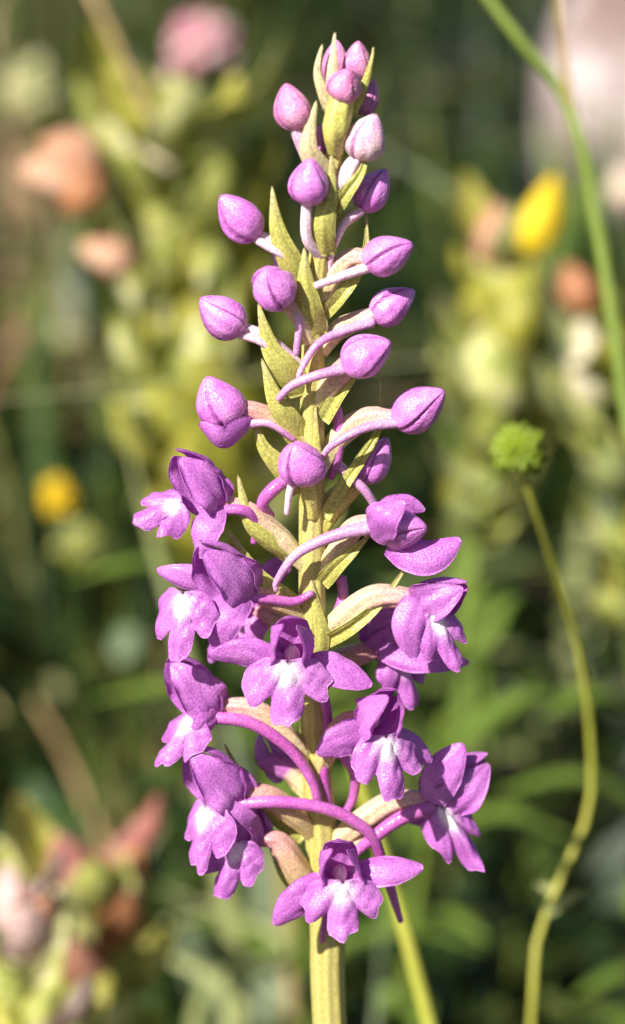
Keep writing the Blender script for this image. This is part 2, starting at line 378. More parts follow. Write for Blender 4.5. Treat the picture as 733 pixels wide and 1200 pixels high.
bud((425, 566, 2), (454, 512, 2.5), 41, 'bud', ovary=[(372, 625, 0), (392, 590, 1.2), (424, 562, 2)], ovm='greenov', orad=(.9, 1.3, .8), spur=[(396, 545, .5), (412, 560, 0), (428, 575, 0), (442, 596, .5)], srd=(.6, .55, .45))
petal('sepal', pts_px([(294, 496, -1.5), (262, 514, -3.4), (234, 496, -3)]), 36 * px, 'ovate', (0.1, -.5, 1), 'petal', orchid, cup=.4, lo=.1)
tube('spur', pts_px([(390, 466, .5), (398, 500, 0), (396, 535, 0), (388, 560, .5)]), [.0006, .00055, .0005, .0004], 'spur', orchid)
tube('spur', pts_px([(340, 560, -1.2), (322, 572, -1.8), (308, 590, -1.6), (318, 605, -.6)]), [.0006, .0007, .0006, .0004], 'spur', orchid)

def bract(pl, wpx, mat='bract', side=None, fold=0.45, prof='lance', **kw):
    pp = pts_px(pl)
    if side is None:
        ax = (pp[-1] - pp[0]).normalized(); side = ax.cross(Vector((0, -1, 0)))
    return petal('bract', pp, wpx * px * 1.05, prof, side, mat, orchid, fold=fold, cup=0.1, th=.0003, nu=26, lo=0.2, **kw)
for pl, wd, mt, fd in [
    ([(394, 120, -.5), (390, 92, -2.0), (393, 38, -.8)], 22, 'creambract', .3),
    ([(392, 140, -.5), (380, 110, -1.2), (372, 84, -1), (378, 52, -.4)], 20, 'creambract', .3),
    ([(408, 140, -.5), (424, 108, -1), (434, 78, -.8), (438, 55, 0)], 16, 'bract', .3),
    ([(388, 215, -1), (363, 180, -2.4), (364, 150, -2.2), (371, 118, -1.6)], 36, 'creambract', .35),
    ([(388, 250, -.8), (406, 226, -1.6), (424, 200, -1.2), (432, 170, -.4)], 30, 'bract', -.5),
    ([(380, 300, -1), (380, 265, -2.4), (388, 225, -2.2), (389, 180, -1.8)], 36, 'bract', .35),
    ([(362, 345, -.6), (341, 308, -2), (325, 268, -2.2), (319, 218, -1.4)], 42, 'bract', .35),
    ([(368, 396, -1), (362, 362, -2.2), (358, 330, -2.2), (357, 290, -1.6)], 46, 'bract', .4),
    ([(380, 368, -.4), (400, 346, -1.2), (418, 322, -.6), (429, 290, .4), (430, 250, .8)], 26, 'bract', -.5),
    ([(356, 462, -.6), (334, 432, -2), (316, 406, -2), (303, 355, -1.4)], 44, 'bract', .35),
    ([(356, 520, -.6), (334, 488, -2), (320, 462, -2), (307, 420, -1.4)], 42, 'bract', .35),
    ([(354, 575, -.4), (326, 545, -1), (308, 522, -1), (297, 488, -.6)], 36, 'bract', .35),
    ([(378, 492, -.8), (394, 464, -1.2), (408, 445, -1.2), (428, 415, -.4), (444, 438, 1)], 32, 'bract', -.5),
    ([(380, 606, -.6), (404, 566, -.6), (422, 540, .4), (444, 500, 1.2), (446, 438, 1.6)], 26, 'bract', -.5),
    ([(366, 595, -1.2), (371, 560, -1.7), (371, 520, -1.7), (370, 474, -1.3)], 20, 'bract', .2),
    ([(352, 658, -.6), (318, 636, -2), (292, 610, -2.4), (279, 556, -1.8)], 36, 'bract', .55),
    ([(352, 722, -.6), (322, 698, -2), (296, 670, -2.2), (269, 622, -1.6)], 42, 'bract', .4),
    ([(378, 682, -.8), (396, 662, -2.0), (415, 645, -2.2), (438, 622, -1.4)], 34, 'bract', -.5),
    ([(382, 750, -.8), (412, 734, -2.2), (445, 706, -1.6), (480, 660, -.8)], 30, 'bract', -.7),
    ([(372, 775, -1.2), (377, 745, -1.8), (371, 710, -1.6), (364, 676, -1.2)], 26, 'bract', .3),
    ([(355, 985, .4), (310, 950, .5), (285, 912, .6), (264, 872, .8)], 20, 'bract', .5),
    ([(368, 1060, -.5), (338, 1030, -1.6), (318, 985, -1.6), (300, 940, -1)], 26, 'bract', .6),
    ([(372, 905, -.8), (392, 880, -1), (410, 858, -.4), (428, 820, .4)], 28, 'bract', -.5),
    ([(378, 1005, -.6), (412, 985, -1.2), (440, 968, -1), (470, 952, -.4)], 30, 'creambract', -.6),
]:
    bract(pl, wd * (.58 if fd < 0 else .74), mt, fold=fd)


def flower(o_px, F, U, s=1.0, ovary=None, ovm='ovary', orad=(.8, 1.2, .9), spur=None, srd=(.62, .6, .55, .4), spm='spur',
           hood=1.0, ht=0.0, lats=(), lip=None, parts='dpc', pw=1.0):
    """F = the way the flower looks, U = up; lats: lateral sepals (points, width, roll); lip: throat, down axis, face axis, length, width (mm)"""
    O = np.array(tuple(Q(*o_px))); F = nrm(np.array(F, float)); U = np.array(U, float); U = nrm(U - F * U.dot(F)); Rr = np.cross(F, U)
    def W(x, y, z): return Vector(O + (Rr * x + F * y + U * z) * 0.001 * s)
    def D(x, y, z): return Rr * x + F * y + U * z
    if ovary: root = tube('flower', pts_px(ovary), [r * .00086 for r in orad], ovm, orchid, ribs=6, rib=0.07, twist=7.0, seg=36)
    else: root = tube('flower', [W(0, -2.5, -.3), W(0, -1, 0), W(0, .2, 0)], [.0006, .0008, .0008], ovm, orchid)
    h = hood
    if 'd' in parts:
        petal('dorsal_sepal', [W(0, -.4, .2), W(0, .2 + ht * .4, 2.1 * h), W(0, 1.5 + ht, 4.0 * h), W(0, 3.2 + ht * 1.4, 5.0 * h), W(0, 5.0 + ht * 1.6, 5.5 * h)], .0038 * s, 'hood', D(1, 0, 0), 'petal', root, cup=.35, curl=-.1, lo=.12, ripple=.08)
    if 'p' in parts:
        for g in (1, -1):
            j = rng.uniform(-.2, .2, 3)
            petal('petal', [W(.5 * g, -.2, -.2), W(1.5 * g, 1.0 + ht * .5, .9 * h), W((1.75 + j[0]) * g, 2.5 + ht, 2.1 * h + j[1]), W((1.35 + j[1]) * g, 3.9 + ht * 1.3, 3.5 * h), W((.75 + j[0]) * g, 5.0 + ht * 1.5, 4.7 * h + j[2])],
                  .0046 * s * pw, 'hood', D((.1 + j[0]) * g, .75, -.75), 'petal', root, cup=(.12 + .5 * abs(j[1])) * g, curl=-.22 * g, lo=.1, ripple=.085)
    for pl, wd, roll in lats:
        pp = pts_px(pl); ax = (pp[-1] - pp[0]).normalized(); vw = FWD
        s0 = ax.cross(vw).normalized()
        petal('lateral_sepal', pp, wd * px, 'oblong', s0 * math.cos(R(roll)) + vw * math.sin(R(roll)), 'petal', root, cup=-rng.uniform(.12, .3), curl=-.10, lo=.17, ripple=.05)
    if lip:
        lo_, d, nn, L, Wd = lip
        lo_ = np.array(tuple(Q(*lo_))); d = nrm(np.array(d, float)); nn = np.array(nn, float); nn = nrm(nn - d * nn.dot(d)); sx = np.cross(nn, d)
        nt_, nr = 49, 20
        th = np.linspace(-R(100), R(100), nt_); rad = np.linspace(0.05, 1, nr)
        ph = rng.uniform(0, 6.28, 4); k = L / 5.6; kw = Wd / 9.0
        G = np.zeros((nt_, nr, 3)); mk = np.zeros((nt_, nr)); al = np.zeros_like(mk); ac = np.zeros_like(mk)
        sk = rng.uniform(-.06, .06, 2)
        for i, a_ in enumerate(th):
            dg = abs(math.degrees(a_)); sg = 1 if a_ > 0 else -1
            rr = 5.6 * (1 - .36 * math.exp(-((dg - 28) / 8) ** 2)) * (1 - .10 * math.exp(-((dg - 58) / 6) ** 2) + .05) * (1 + sk[0] * sg)
            if dg > 26: rr *= .98 * (1 - max(0, (dg - 58) / 42) ** 1.3 * .66)
            if dg < 22: rr *= 1.04 - .0009 * dg
            for j, q in enumerate(rad):
                r = rr * q
                x = math.sin(a_) * r; v = math.cos(a_) * r
                bow = .9 * (q - .35) ** 2 * -1.0 - .035 * x * x * (1 if dg > 30 else .6) + .35 * math.exp(-(x / .8) ** 2) * (1 - q)
                bow += .16 * math.sin(a_ * 6 + ph[0]) * q * q + .10 * math.sin(a_ * 11 + ph[1]) * q ** 3 + .14 * math.sin(v * 2.1 + ph[2]) * q
                bow += .22 * math.cos(a_ * 7.2) * q + .09 * math.sin(a_ * 19 + ph[3]) * q ** 4 + .06 * math.sin(x * 4 + v * 3 + ph[1])
                r *= 1 + .03 * math.sin(a_ * 17 + ph[2]) * q; x = math.sin(a_) * r; v = math.cos(a_) * r
                G[i, j] = lo_ + (sx * x * kw + d * v * k + nn * bow * k) * .001
                mk[i, j] = max(0, min(1, 1.7 * math.exp(-((v - 1.25) / 1.05) ** 2 - (x / 1.15) ** 2)))
                al[i, j] = q; ac[i, j] = a_ / 1.7
        V, Fc, A = shell(G, .00026, al, ac, mk)
        link('lip', V, Fc, 'petal', root, A)
    if 'c' in parts:
        V, Fc, A = bud_data(W(0, .2, .4), W(0, 1.3, 2.3), .0016 * s, n=10, seg=14)
        link('column', V, Fc, 'palebud', root, A)
    if spur: tube('spur', pts_px(spur), [r * .00088 for r in srd], spm, root, n=44, seg=14)
    return root

# open flowers (photo x, y, mm behind the stem axis; facing; up)
flower((257, 590, -2), (-.82, -.42, .1), (-.3, 0, 1), .95, ovary=[(362, 668, 0), (325, 628, -.8), (290, 598, -1.6), (252, 586, -2)], ovm='ovary', orad=(.8, 1.3, 1.1, .8),
       spur=[(256, 598, -2.6), (285, 598, -2.6), (300, 612, -1.8), (298, 636, -1.2)],
       lats=[([(254, 594, -3), (241, 620, -5), (235, 654, -5)], 37, -15), ([(255, 588, -1), (232, 585, 2), (205, 590, 4)], 30, 10)],
       lip=((214, 590, -4), (-.88, -.2, -.3), (-.25, -.75, .62), 4.6, 5.2))
o2 = flower((440, 618, -2.8), (.9, -.35, -.05), (0, 0, 1), .95, ovary=[(370, 682, 0), (394, 650, -.8), (416, 618, -1.2), (444, 612, -2.4)], ovm='ovary', orad=(.8, 1.25, 1.2, .8),
       spur=[(440, 617, -3.6), (395, 627, -3.8), (350, 648, -3.6), (325, 680, -3), (324, 692, -2.8)], srd=(.8, .7, .62, .5, .3), spm='mauve', parts='',
       lats=[([(440, 632, -4), (448, 606, -6.2), (474, 588, -5.6)], 46, 25), ([(456, 636, -3), (500, 652, -4), (540, 632, -3.4)], 44, 18), ([(446, 604, -2), (470, 592, -3), (498, 598, -3)], 30, -30)])
V_, F_, A_ = bud_data(Q(442, 620, -3), Q(502, 616, -4.5), 50 * px); link('petal', V_, F_, 'bud', o2, A_)
flower((290, 694, -3), (-.8, -.55, .0), (-.1, -.05, 1), 1.08, ovary=[(362, 735, 0), (335, 710, -1.2), (285, 690, -3)], ovm='browny',
       spur=[(290, 700, -3.4), (315, 702, -2.8), (345, 705, -2), (366, 695, -1.8)],
       lats=[([(284, 696, -4.5), (262, 724, -6.5), (253, 764, -6.4)], 48, -10), ([(255, 684, -1), (212, 676, -1), (184, 668, 0)], 32, 20)],
       lip=((216, 694, -6), (-.1, -.3, -1), (-.42, -.85, .2), 6.0, 6.4))
flower((300, 712, 4), (-.75, .5, -.2), (0, 0, 1), 1.0, ovary=[(362, 760, .5), (335, 735, 2.5), (300, 712, 4)], ovm='browny',
       lats=[([(300, 705, 4), (320, 672, 4), (345, 655, 4)], 34, 0), ([(298, 715, 4), (300, 735, 3), (292, 752, 3)], 30, 0)], lip=((285, 718, 5), (-.5, .1, -.85), (-.3, -.9, .2), 5.5, 6))
flower((488, 708, -1.5), (.84, -.42, -.22), (.15, .05, 1), .88, hood=.8, ovary=[(372, 748, 0), (400, 725, -.8), (440, 700, -1.2), (492, 702, -1.6)], ovm='ovary', orad=(.8, 1.4, 1.4, 1.0),
       spur=[(400, 676, 1.5), (402, 700, 1), (392, 722, .6), (378, 732, .4)],
       lats=[([(488, 700, -3.2), (480, 735, -4.4), (486, 772, -4.2)], 40, 10)],
       lip=((508, 718, -3.4), (.42, -.15, -.9), (.35, -.85, .2), 5.6, 5.0))
flower((343, 780, -6), (-.04, -1, .05), (0, 0, 1), 1.05, ovary=[(367, 800, -.5), (362, 792, -3), (348, 776, -5.6)], ovm='browny', hood=1.0, ht=-.7, pw=.72,
       spur=[(345, 786, -6), (372, 800, -3.5), (384, 840, -1.5), (380, 900, -1.4), (386, 950, -.8)],
       lats=[([(360, 778, -6.4), (392, 784, -7), (436, 803, -7)], 42, 25), ([(328, 778, -6.6), (290, 766, -7), (244, 768, -7)], 38, 25)],
       lip=((338, 774, -8.4), (0, -.3, -1), (0, -1, .3), 5.6, 8.2))
flower((438, 762, 3.5), (.86, .3, -.1), (.1, 0, 1), 1.0, ovary=[(370, 815, .5), (392, 780, 2), (440, 760, 3.5)], ovm='browny', orad=(.8, 1.4, 1.4, 1.1),
       lats=[([(445, 762, 2), (495, 772, 1), (550, 776, 2)], 34, 30), ([(440, 755, 3), (455, 735, 2), (480, 712, 2)], 44, 0)], lip=((470, 765, 3), (.25, .0, -1), (.5, -.8, .3), 5.6, 5.6))
flower((252, 832, -2), (-.9, -.3, .12), (-.35, 0, 1), 1.0, ovary=[(366, 905, -.2), (345, 872, -1.2), (300, 832, -2), (248, 826, -2)], ovm='ovary', orad=(.7, 1.2, 1.2, .85),
       spur=[(248, 840, -2.8), (296, 848, -3), (340, 878, -2.8), (366, 915, -2.4), (374, 945, -2)], srd=(.75, .74, .68, .6, .5),
       lats=[([(252, 830, -3), (240, 848, -4.4), (226, 862, -4.4)], 30, 30)],
       lip=((228, 838, -3.6), (-.6, -.15, -.8), (-.75, -.6, .3), 5.6, 5.4))
flower((338, 905, 5), (-.6, .8, -.1), (0, 0, 1), .8, ovary=[(368, 940, .5), (350, 915, 3), (338, 905, 5)], ovm='browny', lats=[([(350, 905, 4), (325, 898, 4), (301, 892, 4)], 28, 10)])
flower((432, 856, -4.5), (.45, -.88, .05), (.1, 0, 1), .95, ovary=[(370, 915, -.2), (390, 868, -1.8), (412, 844, -3.2), (434, 852, -4.4)], ovm='browny', orad=(.7, 1.3, 1.3, .8),
       spur=[(398, 880, -1), (415, 905, -.5), (414, 935, .4), (400, 960, .6)],
       lats=[([(430, 858, -5), (402, 868, -6.4), (372, 884, -6.4)], 44, 20), ([(462, 862, -5), (485, 880, -4.6), (506, 892, -4)], 36, 10)],
       lip=((452, 862, -7.2), (.16, -.3, -.95), (.35, -.9, .25), 5.8, 6.8))
flower((280, 936, -3), (-.86, -.42, .05), (-.2, 0, 1), 1.08, ovary=[(372, 985, -.2), (345, 955, -1.6), (310, 932, -2.6), (270, 930, -3)], ovm='browny', orad=(.7, 1.3, 1.4, 1.0),
       spur=[(280, 942, -3.8), (330, 940, -4), (390, 950, -3.6), (432, 975, -3), (448, 1010, -2), (470, 1080, -1)], srd=(.75, .7, .7, .65, .6, .3),
       lats=[([(276, 934, -2), (262, 918, 0), (250, 905, 1)], 30, 10)],
       lip=((243, 944, -5), (-.22, -.2, -.95), (-.62, -.75, .2), 6.0, 5.8))
flower((300, 986, -2), (-.6, -.45, .4), (-.5, 0, .9), .8, ovary=[(368, 1050, -.3), (345, 1015, -1.6), (325, 985, -1.8), (300, 985, -2)], ovm='browny', orad=(.8, 1.6, 1.5, .7),
       lats=[([(298, 982, -3), (280, 960, -5), (264, 938, -5)], 40, 0), ([(296, 990, -3), (268, 1000, -4), (238, 1022, -4)], 34, 10)], lip=((282, 984, -4.5), (-.35, -.15, -.95), (-.4, -.9, .15), 5.8, 5.4))
flower((506, 940, 0), (.86, .25, -.1), (.15, -.1, 1), 1.0, ovary=[(378, 1000, -.2), (420, 965, -1), (462, 940, -.8), (510, 938, 0)], ovm='ovary', orad=(.8, 1.4, 1.35, .95),
       spur=[(508, 945, -1), (468, 960, -2.2), (430, 988, -2.4), (410, 1006, -2)], srd=(.9, .85, .75, .5),
       lats=[([(506, 940, -1.5), (520, 905, -2), (543, 872, -1.6)], 48, 10), ([(505, 942, 1), (490, 958, 2), (470, 955, 3)], 26, 0)],
       lip=((516, 944, -1.2), (.52, -.1, -.8), (.25, -.85, .35), 7.0, 5.0))
flower((398, 1034, -5.6), (.04, -1, .05), (-.03, 0, 1), 1.0, ovary=[(378, 1060, -.5), (384, 1044, -3), (398, 1030, -5.2)], ovm='browny', hood=1.0, ht=-.7, pw=.72,
       spur=[(398, 1036, -5.4), (386, 1060, -3.5), (380, 1085, -2.6), (378, 1104, -2.4)], srd=(.6, .5, .45, .25),
       lats=[([(415, 1022, -6), (450, 1020, -6.8), (496, 1016, -6.4)], 38, 25), ([(380, 1034, -6.2), (352, 1054, -7.2), (322, 1084, -7.2)], 42, 20)],
       lip=((402, 1032, -8), (.02, -.3, -1), (0, -1, .3), 5.2, 7.6))

# ------------------------------------------------------------------ meadow: materials
def wild(name, stops, **kw):
    d = dict(grain=900, patch=60, transl=0.3, bump=0.25, rough=0.5, tcol=(1, 1, .75)); d.update(kw)
    return plant_mat(name, stops, **d)
M['rattle'] = wild('rattle_pale_green', [(.32, (.20, .24, .04)), (.5, (.44, .45, .11)), (.64, (.74, .70, .42))], patch=170)
M['rattle_yellow'] = wild('rattle_yellow_green', [(.32, (.20, .21, .025)), (.5, (.40, .38, .05)), (.66, (.62, .56, .17))], patch=170)
M['rattle_pink'] = wild('rattle_wine_pink', patch=150, stops=[(.3, (.30, .09, .09)), (.55, (.45, .19, .15)), (.75, (.55, .36, .20))])
M['withered'] = wild('withered_orange_brown', patch=150, stops=[(.3, (.30, .11, .05)), (.55, (.52, .23, .11)), (.75, (.66, .42, .26))])
M['salmon'] = wild('withered_salmon', [(.3, (.40, .17, .10)), (.5, (.62, .33, .21)), (.68, (.76, .52, .38))], patch=150)
M['cream'] = wild('petal_cream', [(.3, (.62, .52, .32)), (.6, (.80, .72, .52))])
M['yellow'] = wild('petal_yellow', [(.3, (.80, .52, .01)), (.6, (.90, .68, .03))])
M['pink'] = wild('petal_pink', [(.3, (.48, .15, .22)), (.6, (.66, .30, .38))])
M['palepink'] = wild('petal_pale_pink', [(.3, (.62, .38, .38)), (.6, (.76, .58, .55))])
M['stalk'] = wild('stalk_green', [(.3, (.11, .165, .02)), (.6, (.19, .25, .04))], transl=0.0, grain=2500)
M['stalk_y'] = wild('stalk_yellow_green', [(.3, (.26, .28, .03)), (.6, (.38, .37, .06))], transl=0.0, grain=2500)
M['stalk_b'] = wild('stalk_straw', [(.3, (.28, .19, .08)), (.6, (.42, .30, .14))], transl=0.0)
M['achene'] = wild('achene_green', [(.3, (.10, .16, .008)), (.6, (.20, .26, .015))], transl=0.0, grain=2500, sss=.2)
M['blade_grey'] = wild('blade_grey_green', [(.3, (.15, .20, .11)), (.6, (.25, .30, .18))])
M['blade_green'] = wild('blade_green', [(.3, (.09, .16, .02)), (.6, (.17, .25, .04))])
M['blade_dark'] = wild('blade_dark_green', [(.3, (.03, .065, .012)), (.6, (.07, .12, .02))])
M['blade_pale'] = wild('blade_pale_green', [(.3, (.24, .28, .09)), (.6, (.36, .38, .16))])
def field_mat(name, stops, transl=.3):
    """per-blade colour from the attribute tint, a little noise"""
    m, n, l = newmat(name)
    tc = n.new('ShaderNodeTexCoord').outputs['Object']
    c = ramp(n, stops); l.new(attr(n, 'tint').outputs['Fac'], c.inputs[0])
    v = tex(n, l, 'ShaderNodeTexNoise', 40.0, tc, Detail=3.0)
    r = ramp(n, [(.3, (.7, .7, .7)), (.7, (1.25, 1.25, 1.2))]); l.new(v.outputs['Fac'], r.inputs[0])
    cc = mixc(n, l, 1.0, c.outputs[0], r.outputs[0], 'MULTIPLY')
    p = n.new('ShaderNodeBsdfPrincipled'); p.inputs['Roughness'].default_value = .45; l.new(cc, p.inputs['Base Color'])
    t = n.new('ShaderNodeBsdfTranslucent'); l.new(mixc(n, l, 1.0, cc, (1.1, 1.1, .6), 'MULTIPLY'), t.inputs['Color'])
    mx = n.new('ShaderNodeMixShader'); mx.inputs[0].default_value = transl
    o = n.new('ShaderNodeOutputMaterial'); l.new(p.outputs[0], mx.inputs[1]); l.new(t.outputs[0], mx.inputs[2]); l.new(mx.outputs[0], o.inputs[0])
    return m
M['grass'] = field_mat('meadow_grass_blades', [(0, (.010, .024, .006)), (.3, (.026, .055, .010)), (.5, (.085, .125, .018)), (.7, (.23, .25, .045)), (.88, (.45, .38, .17)), (1, (.26, .11, .06))], .15)
M['herb'] = field_mat('meadow_herb_leaves', [(0, (.008, .022, .007)), (.3, (.022, .055, .012)), (.52, (.08, .14, .025)), (.72, (.24, .29, .07)), (.9, (.50, .45, .24)), (1, (.38, .15, .12))], .15)

# ------------------------------------------------------------------ meadow: grass and herbs (uncountable)
def clump(x, y):
    return (np.sin(x * 21 + 1.0 + 3 * np.sin(y * 5)) * np.sin(y * 13 + 2.2 + 2 * np.sin(x * 7)) + .6 * np.sin(x * 47 + y * 31) * np.sin(y * 39 - x * 17)) / 1.6
def field_points(n, y0, y1, power, thr):
    out = []
    while sum(len(o) for o in out) < n:
        y = y0 + (y1 - y0) * rng.random(n) ** power
        x = (rng.random(n) * 2 - 1) * (.16 + .42 * (y + .25))
        k = clump(x, y) + rng.normal(0, .25, n) > thr
        out.append(np.stack([x[k], y[k]], 1))
    return np.concatenate(out)[:n]
def hmax(y):          # short turf near the orchid, taller away from it
    return np.interp(y, [-.5, .12, .30, .55, 1.2, 4], [.05, .055, .10, .20, .24, .24])
def build_blades(name, n, y0, y1, power, thr, mat, wr, lean, hr=(.45, 1.0), tint=(0, 1), nseg=6, lab=None, cat=None):
    p = field_points(n, y0, y1, power, thr); x, y = p[:, 0], p[:, 1]
    z = ground_z(x, y) - .003
    h = hmax(y) * rng.uniform(*hr, n) * (1 + .25 * clump(x * .6, y * .6))
    h = h * np.where((y > .28) & (y < .72) & (x > .03) & (x < .4), 1.2, 1)      # taller sward in front of the boulder
    a = rng.uniform(0, 2 * np.pi, n); ln = np.abs(rng.normal(0, lean, n)) * h
    wd = rng.uniform(*wr, n); sa = a + np.pi / 2 + rng.normal(0, .5, n)
    t = np.linspace(0, 1, nseg + 1)
    V = np.zeros((n, nseg + 1, 2, 3)); T = np.zeros((n, nseg + 1, 2))
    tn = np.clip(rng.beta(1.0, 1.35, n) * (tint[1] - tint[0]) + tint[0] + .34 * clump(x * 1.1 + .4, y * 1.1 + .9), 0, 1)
    tn = np.clip(tn - .55 * np.exp(-((x - .06) / .08) ** 2 - ((y - .72) / .45) ** 2) + .16 * np.exp(-((x - .13) / .09) ** 2 - ((y - .32) / .2) ** 2), 0, 1)   # shade of a dark gap put into the tint, plus a lighter olive patch
    for i, tt in enumerate(t):
        cx = x + np.cos(a) * ln * tt ** 2.2; cy = y + np.sin(a) * ln * tt ** 2.2
        cz = z + h * (tt - .22 * np.minimum(ln / h, 1.2) * tt ** 3)
        hw = wd * .5 * (1 - tt ** 2.2 * .95) * (.75 + .5 * tt * (1 - tt) * 2)
        for q, sg in ((0, -1), (1, 1)):
            V[:, i, q, 0] = cx + np.cos(sa) * hw * sg; V[:, i, q, 1] = cy + np.sin(sa) * hw * sg; V[:, i, q, 2] = cz
        T[:, i] = tn[:, None]
    V = V.reshape(-1, 3); base = np.arange(n)[:, None] * (nseg + 1) * 2
    k = np.arange(nseg)[None] * 2
    F = np.stack([base + k, base + k + 1, base + k + 3, base + k + 2], -1).reshape(-1, 4)
    me = bpy.data.meshes.new(name)
    me.vertices.add(len(V)); me.vertices.foreach_set('co', V.reshape(-1).astype(np.float32))
    me.loops.add(F.size); me.loops.foreach_set('vertex_index', F.reshape(-1).astype(np.int32))
    me.polygons.add(len(F)); me.polygons.foreach_set('loop_start', (np.arange(len(F)) * 4).astype(np.int32))
    me.polygons.foreach_set('use_smooth', np.ones(len(F), bool))
    at = me.attributes.new('tint', 'FLOAT', 'POINT'); at.data.foreach_set('value', T.reshape(-1).astype(np.float32))
    me.materials.append(M[mat]); me.update(calc_edges=True)
    o = bpy.data.objects.new(name, me); COL.objects.link(o)
    return tag(o, lab, cat, None, 'stuff')
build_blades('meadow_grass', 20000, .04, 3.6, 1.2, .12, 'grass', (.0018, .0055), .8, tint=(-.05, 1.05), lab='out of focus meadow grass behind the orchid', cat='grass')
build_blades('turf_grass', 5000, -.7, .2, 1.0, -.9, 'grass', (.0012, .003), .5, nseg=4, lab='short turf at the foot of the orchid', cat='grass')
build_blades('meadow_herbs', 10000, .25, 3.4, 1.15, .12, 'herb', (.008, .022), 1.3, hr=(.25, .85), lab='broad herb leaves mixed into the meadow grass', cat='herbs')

def build_leaflets(name, n, lab):
    """small round leaflets (clover, bedstraw) scattered through the sward"""
    p = field_points(n, .22, 3.0, 1.2, .05); x, y = p[:, 0], p[:, 1]
    z = ground_z(x, y) + hmax(y) * rng.uniform(.15, .7, n)
    az = rng.uniform(0, 6.283, n); tl = rng.normal(0, .6, n); r = rng.uniform(.0014, .0040, n)
    u = np.stack([np.cos(az) * np.cos(tl), np.sin(az) * np.cos(tl), np.sin(tl)], 1)
    q = np.stack([-np.sin(az), np.cos(az), rng.normal(0, .4, n)], 1); q = nrm(q); m = nrm(np.cross(u, q))
    c = np.stack([x, y, z], 1); k = 8; V = []
    for i in range(k):
        f = 2 * math.pi * i / k
        V.append(c + u * (math.cos(f) * r * 1.3)[:, None] + q * (math.sin(f) * r)[:, None] + m * (.3 * math.sin(f) ** 2 * r)[:, None])
    V = np.stack(V, 1).reshape(-1, 3)
    me = bpy.data.meshes.new(name); me.vertices.add(len(V)); me.vertices.foreach_set('co', V.reshape(-1).astype(np.float32))
    me.loops.add(n * k); me.loops.foreach_set('vertex_index', np.arange(n * k, dtype=np.int32))
    me.polygons.add(n); me.polygons.foreach_set('loop_start', (np.arange(n) * k).astype(np.int32))
    tn = np.clip(rng.beta(1.1, 1.9, n) + .2 * clump(x, y) - .5 * np.exp(-((x - .06) / .08) ** 2 - ((y - .72) / .45) ** 2), 0, 1)  # the sward's dark gap: its shade is painted into the leaflet colour too
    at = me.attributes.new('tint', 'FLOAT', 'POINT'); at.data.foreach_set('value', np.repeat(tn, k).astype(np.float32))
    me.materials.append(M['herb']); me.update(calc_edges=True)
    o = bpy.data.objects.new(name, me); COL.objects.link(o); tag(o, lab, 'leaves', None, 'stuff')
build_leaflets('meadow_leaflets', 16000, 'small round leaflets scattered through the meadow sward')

# ------------------------------------------------------------------ meadow: things one can tell apart
def gpt(x, y, dz=-.004): return Vector((x, y, float(ground_z(x, y)) + dz))
def stalk_pts(pp, d, lean=(0, 0)):
    """pixel polyline, top first, then on down to the ground"""
    v = [PC(a[0], a[1], a[2] if len(a) > 2 else d) for a in pp]
    e = v[-1]; dz = e.z - float(ground_z(e.x, e.y))
    dr = (v[-1] - v[-2]); sx = max(-.35, min(.35, dr.x / max(1e-4, -dr.z))) if dr.z < 0 else 0
    b = gpt(e.x + sx * dz * .5 + lean[0], e.y + lean[1])
    return v + [(e + b) / 2 + Vector((sx * dz * .12, 0, 0)), b]
def stalk(name, label, cat, pp, d, rad, mat, group=None, lean=(0, 0)):
    v = stalk_pts(pp, d, lean); b = v[-1]
    root = empty(name, b, label, cat, group)
    tube('stem', [p - b for p in v], [r * .001 for r in rad], mat, root, n=60, seg=10)
    return root, b
def px_at(d): return PXM * d / DIST
def pod(name, root, b, p0, p1, wpx, d, mat, lobes=4, dd=0):
    V, F, A = bud_data(PC(*p0, d + dd) - b, PC(*p1, d + dd) - b, wpx * px_at(d), lobes=lobes, n=14, seg=24)
    return link(name, V, F, mat, root, A)
def leafpx(name, root, b, pl, wpx, d, mat, teeth=0, prof='lance', fold=.3, roll=0, zs=None):
    pp = [PC(a[0], a[1], d + (a[2] if len(a) > 2 else 0)) - b for a in pl]
    ax = (pp[-1] - pp[0]).normalized(); s0 = ax.cross(FWD).normalized()
    return petal(name, pp, wpx * px_at(d), prof, s0 * math.cos(R(roll)) + FWD * math.sin(R(roll)), mat, root, fold=fold, cup=.1, th=.0005, lo=.1, teeth=teeth, nu=28, nv=9)
def grass_tuft(label, pp, d, wpx, mat, extra=2):
    v = stalk_pts(pp, d)[::-1]; b = v[0]
    root = empty('grass_tuft', b, label, 'grass')
    for k in range(1 + extra):
        kk = rng.uniform(.6, .95) if extra > 4 else rng.uniform(.35, .6)
        if k: u = [b + (p - b) * kk + Vector((rng.uniform(-.03, .03), rng.uniform(0, .04), 0)) * (i / len(v)) ** 1.5 for i, p in enumerate(v)]
        else: u = v
        ax = (u[-1] - u[0]).normalized()
        petal('blade', [p - b for p in u], wpx * px_at(d) * (1 if k == 0 else .8), 'blade', ax.cross(FWD).normalized() * .9 + FWD * .4, mat, root, fold=.35, cup=0, th=.0004, nu=40, nv=7, lo=0, ripple=.01)
    return root
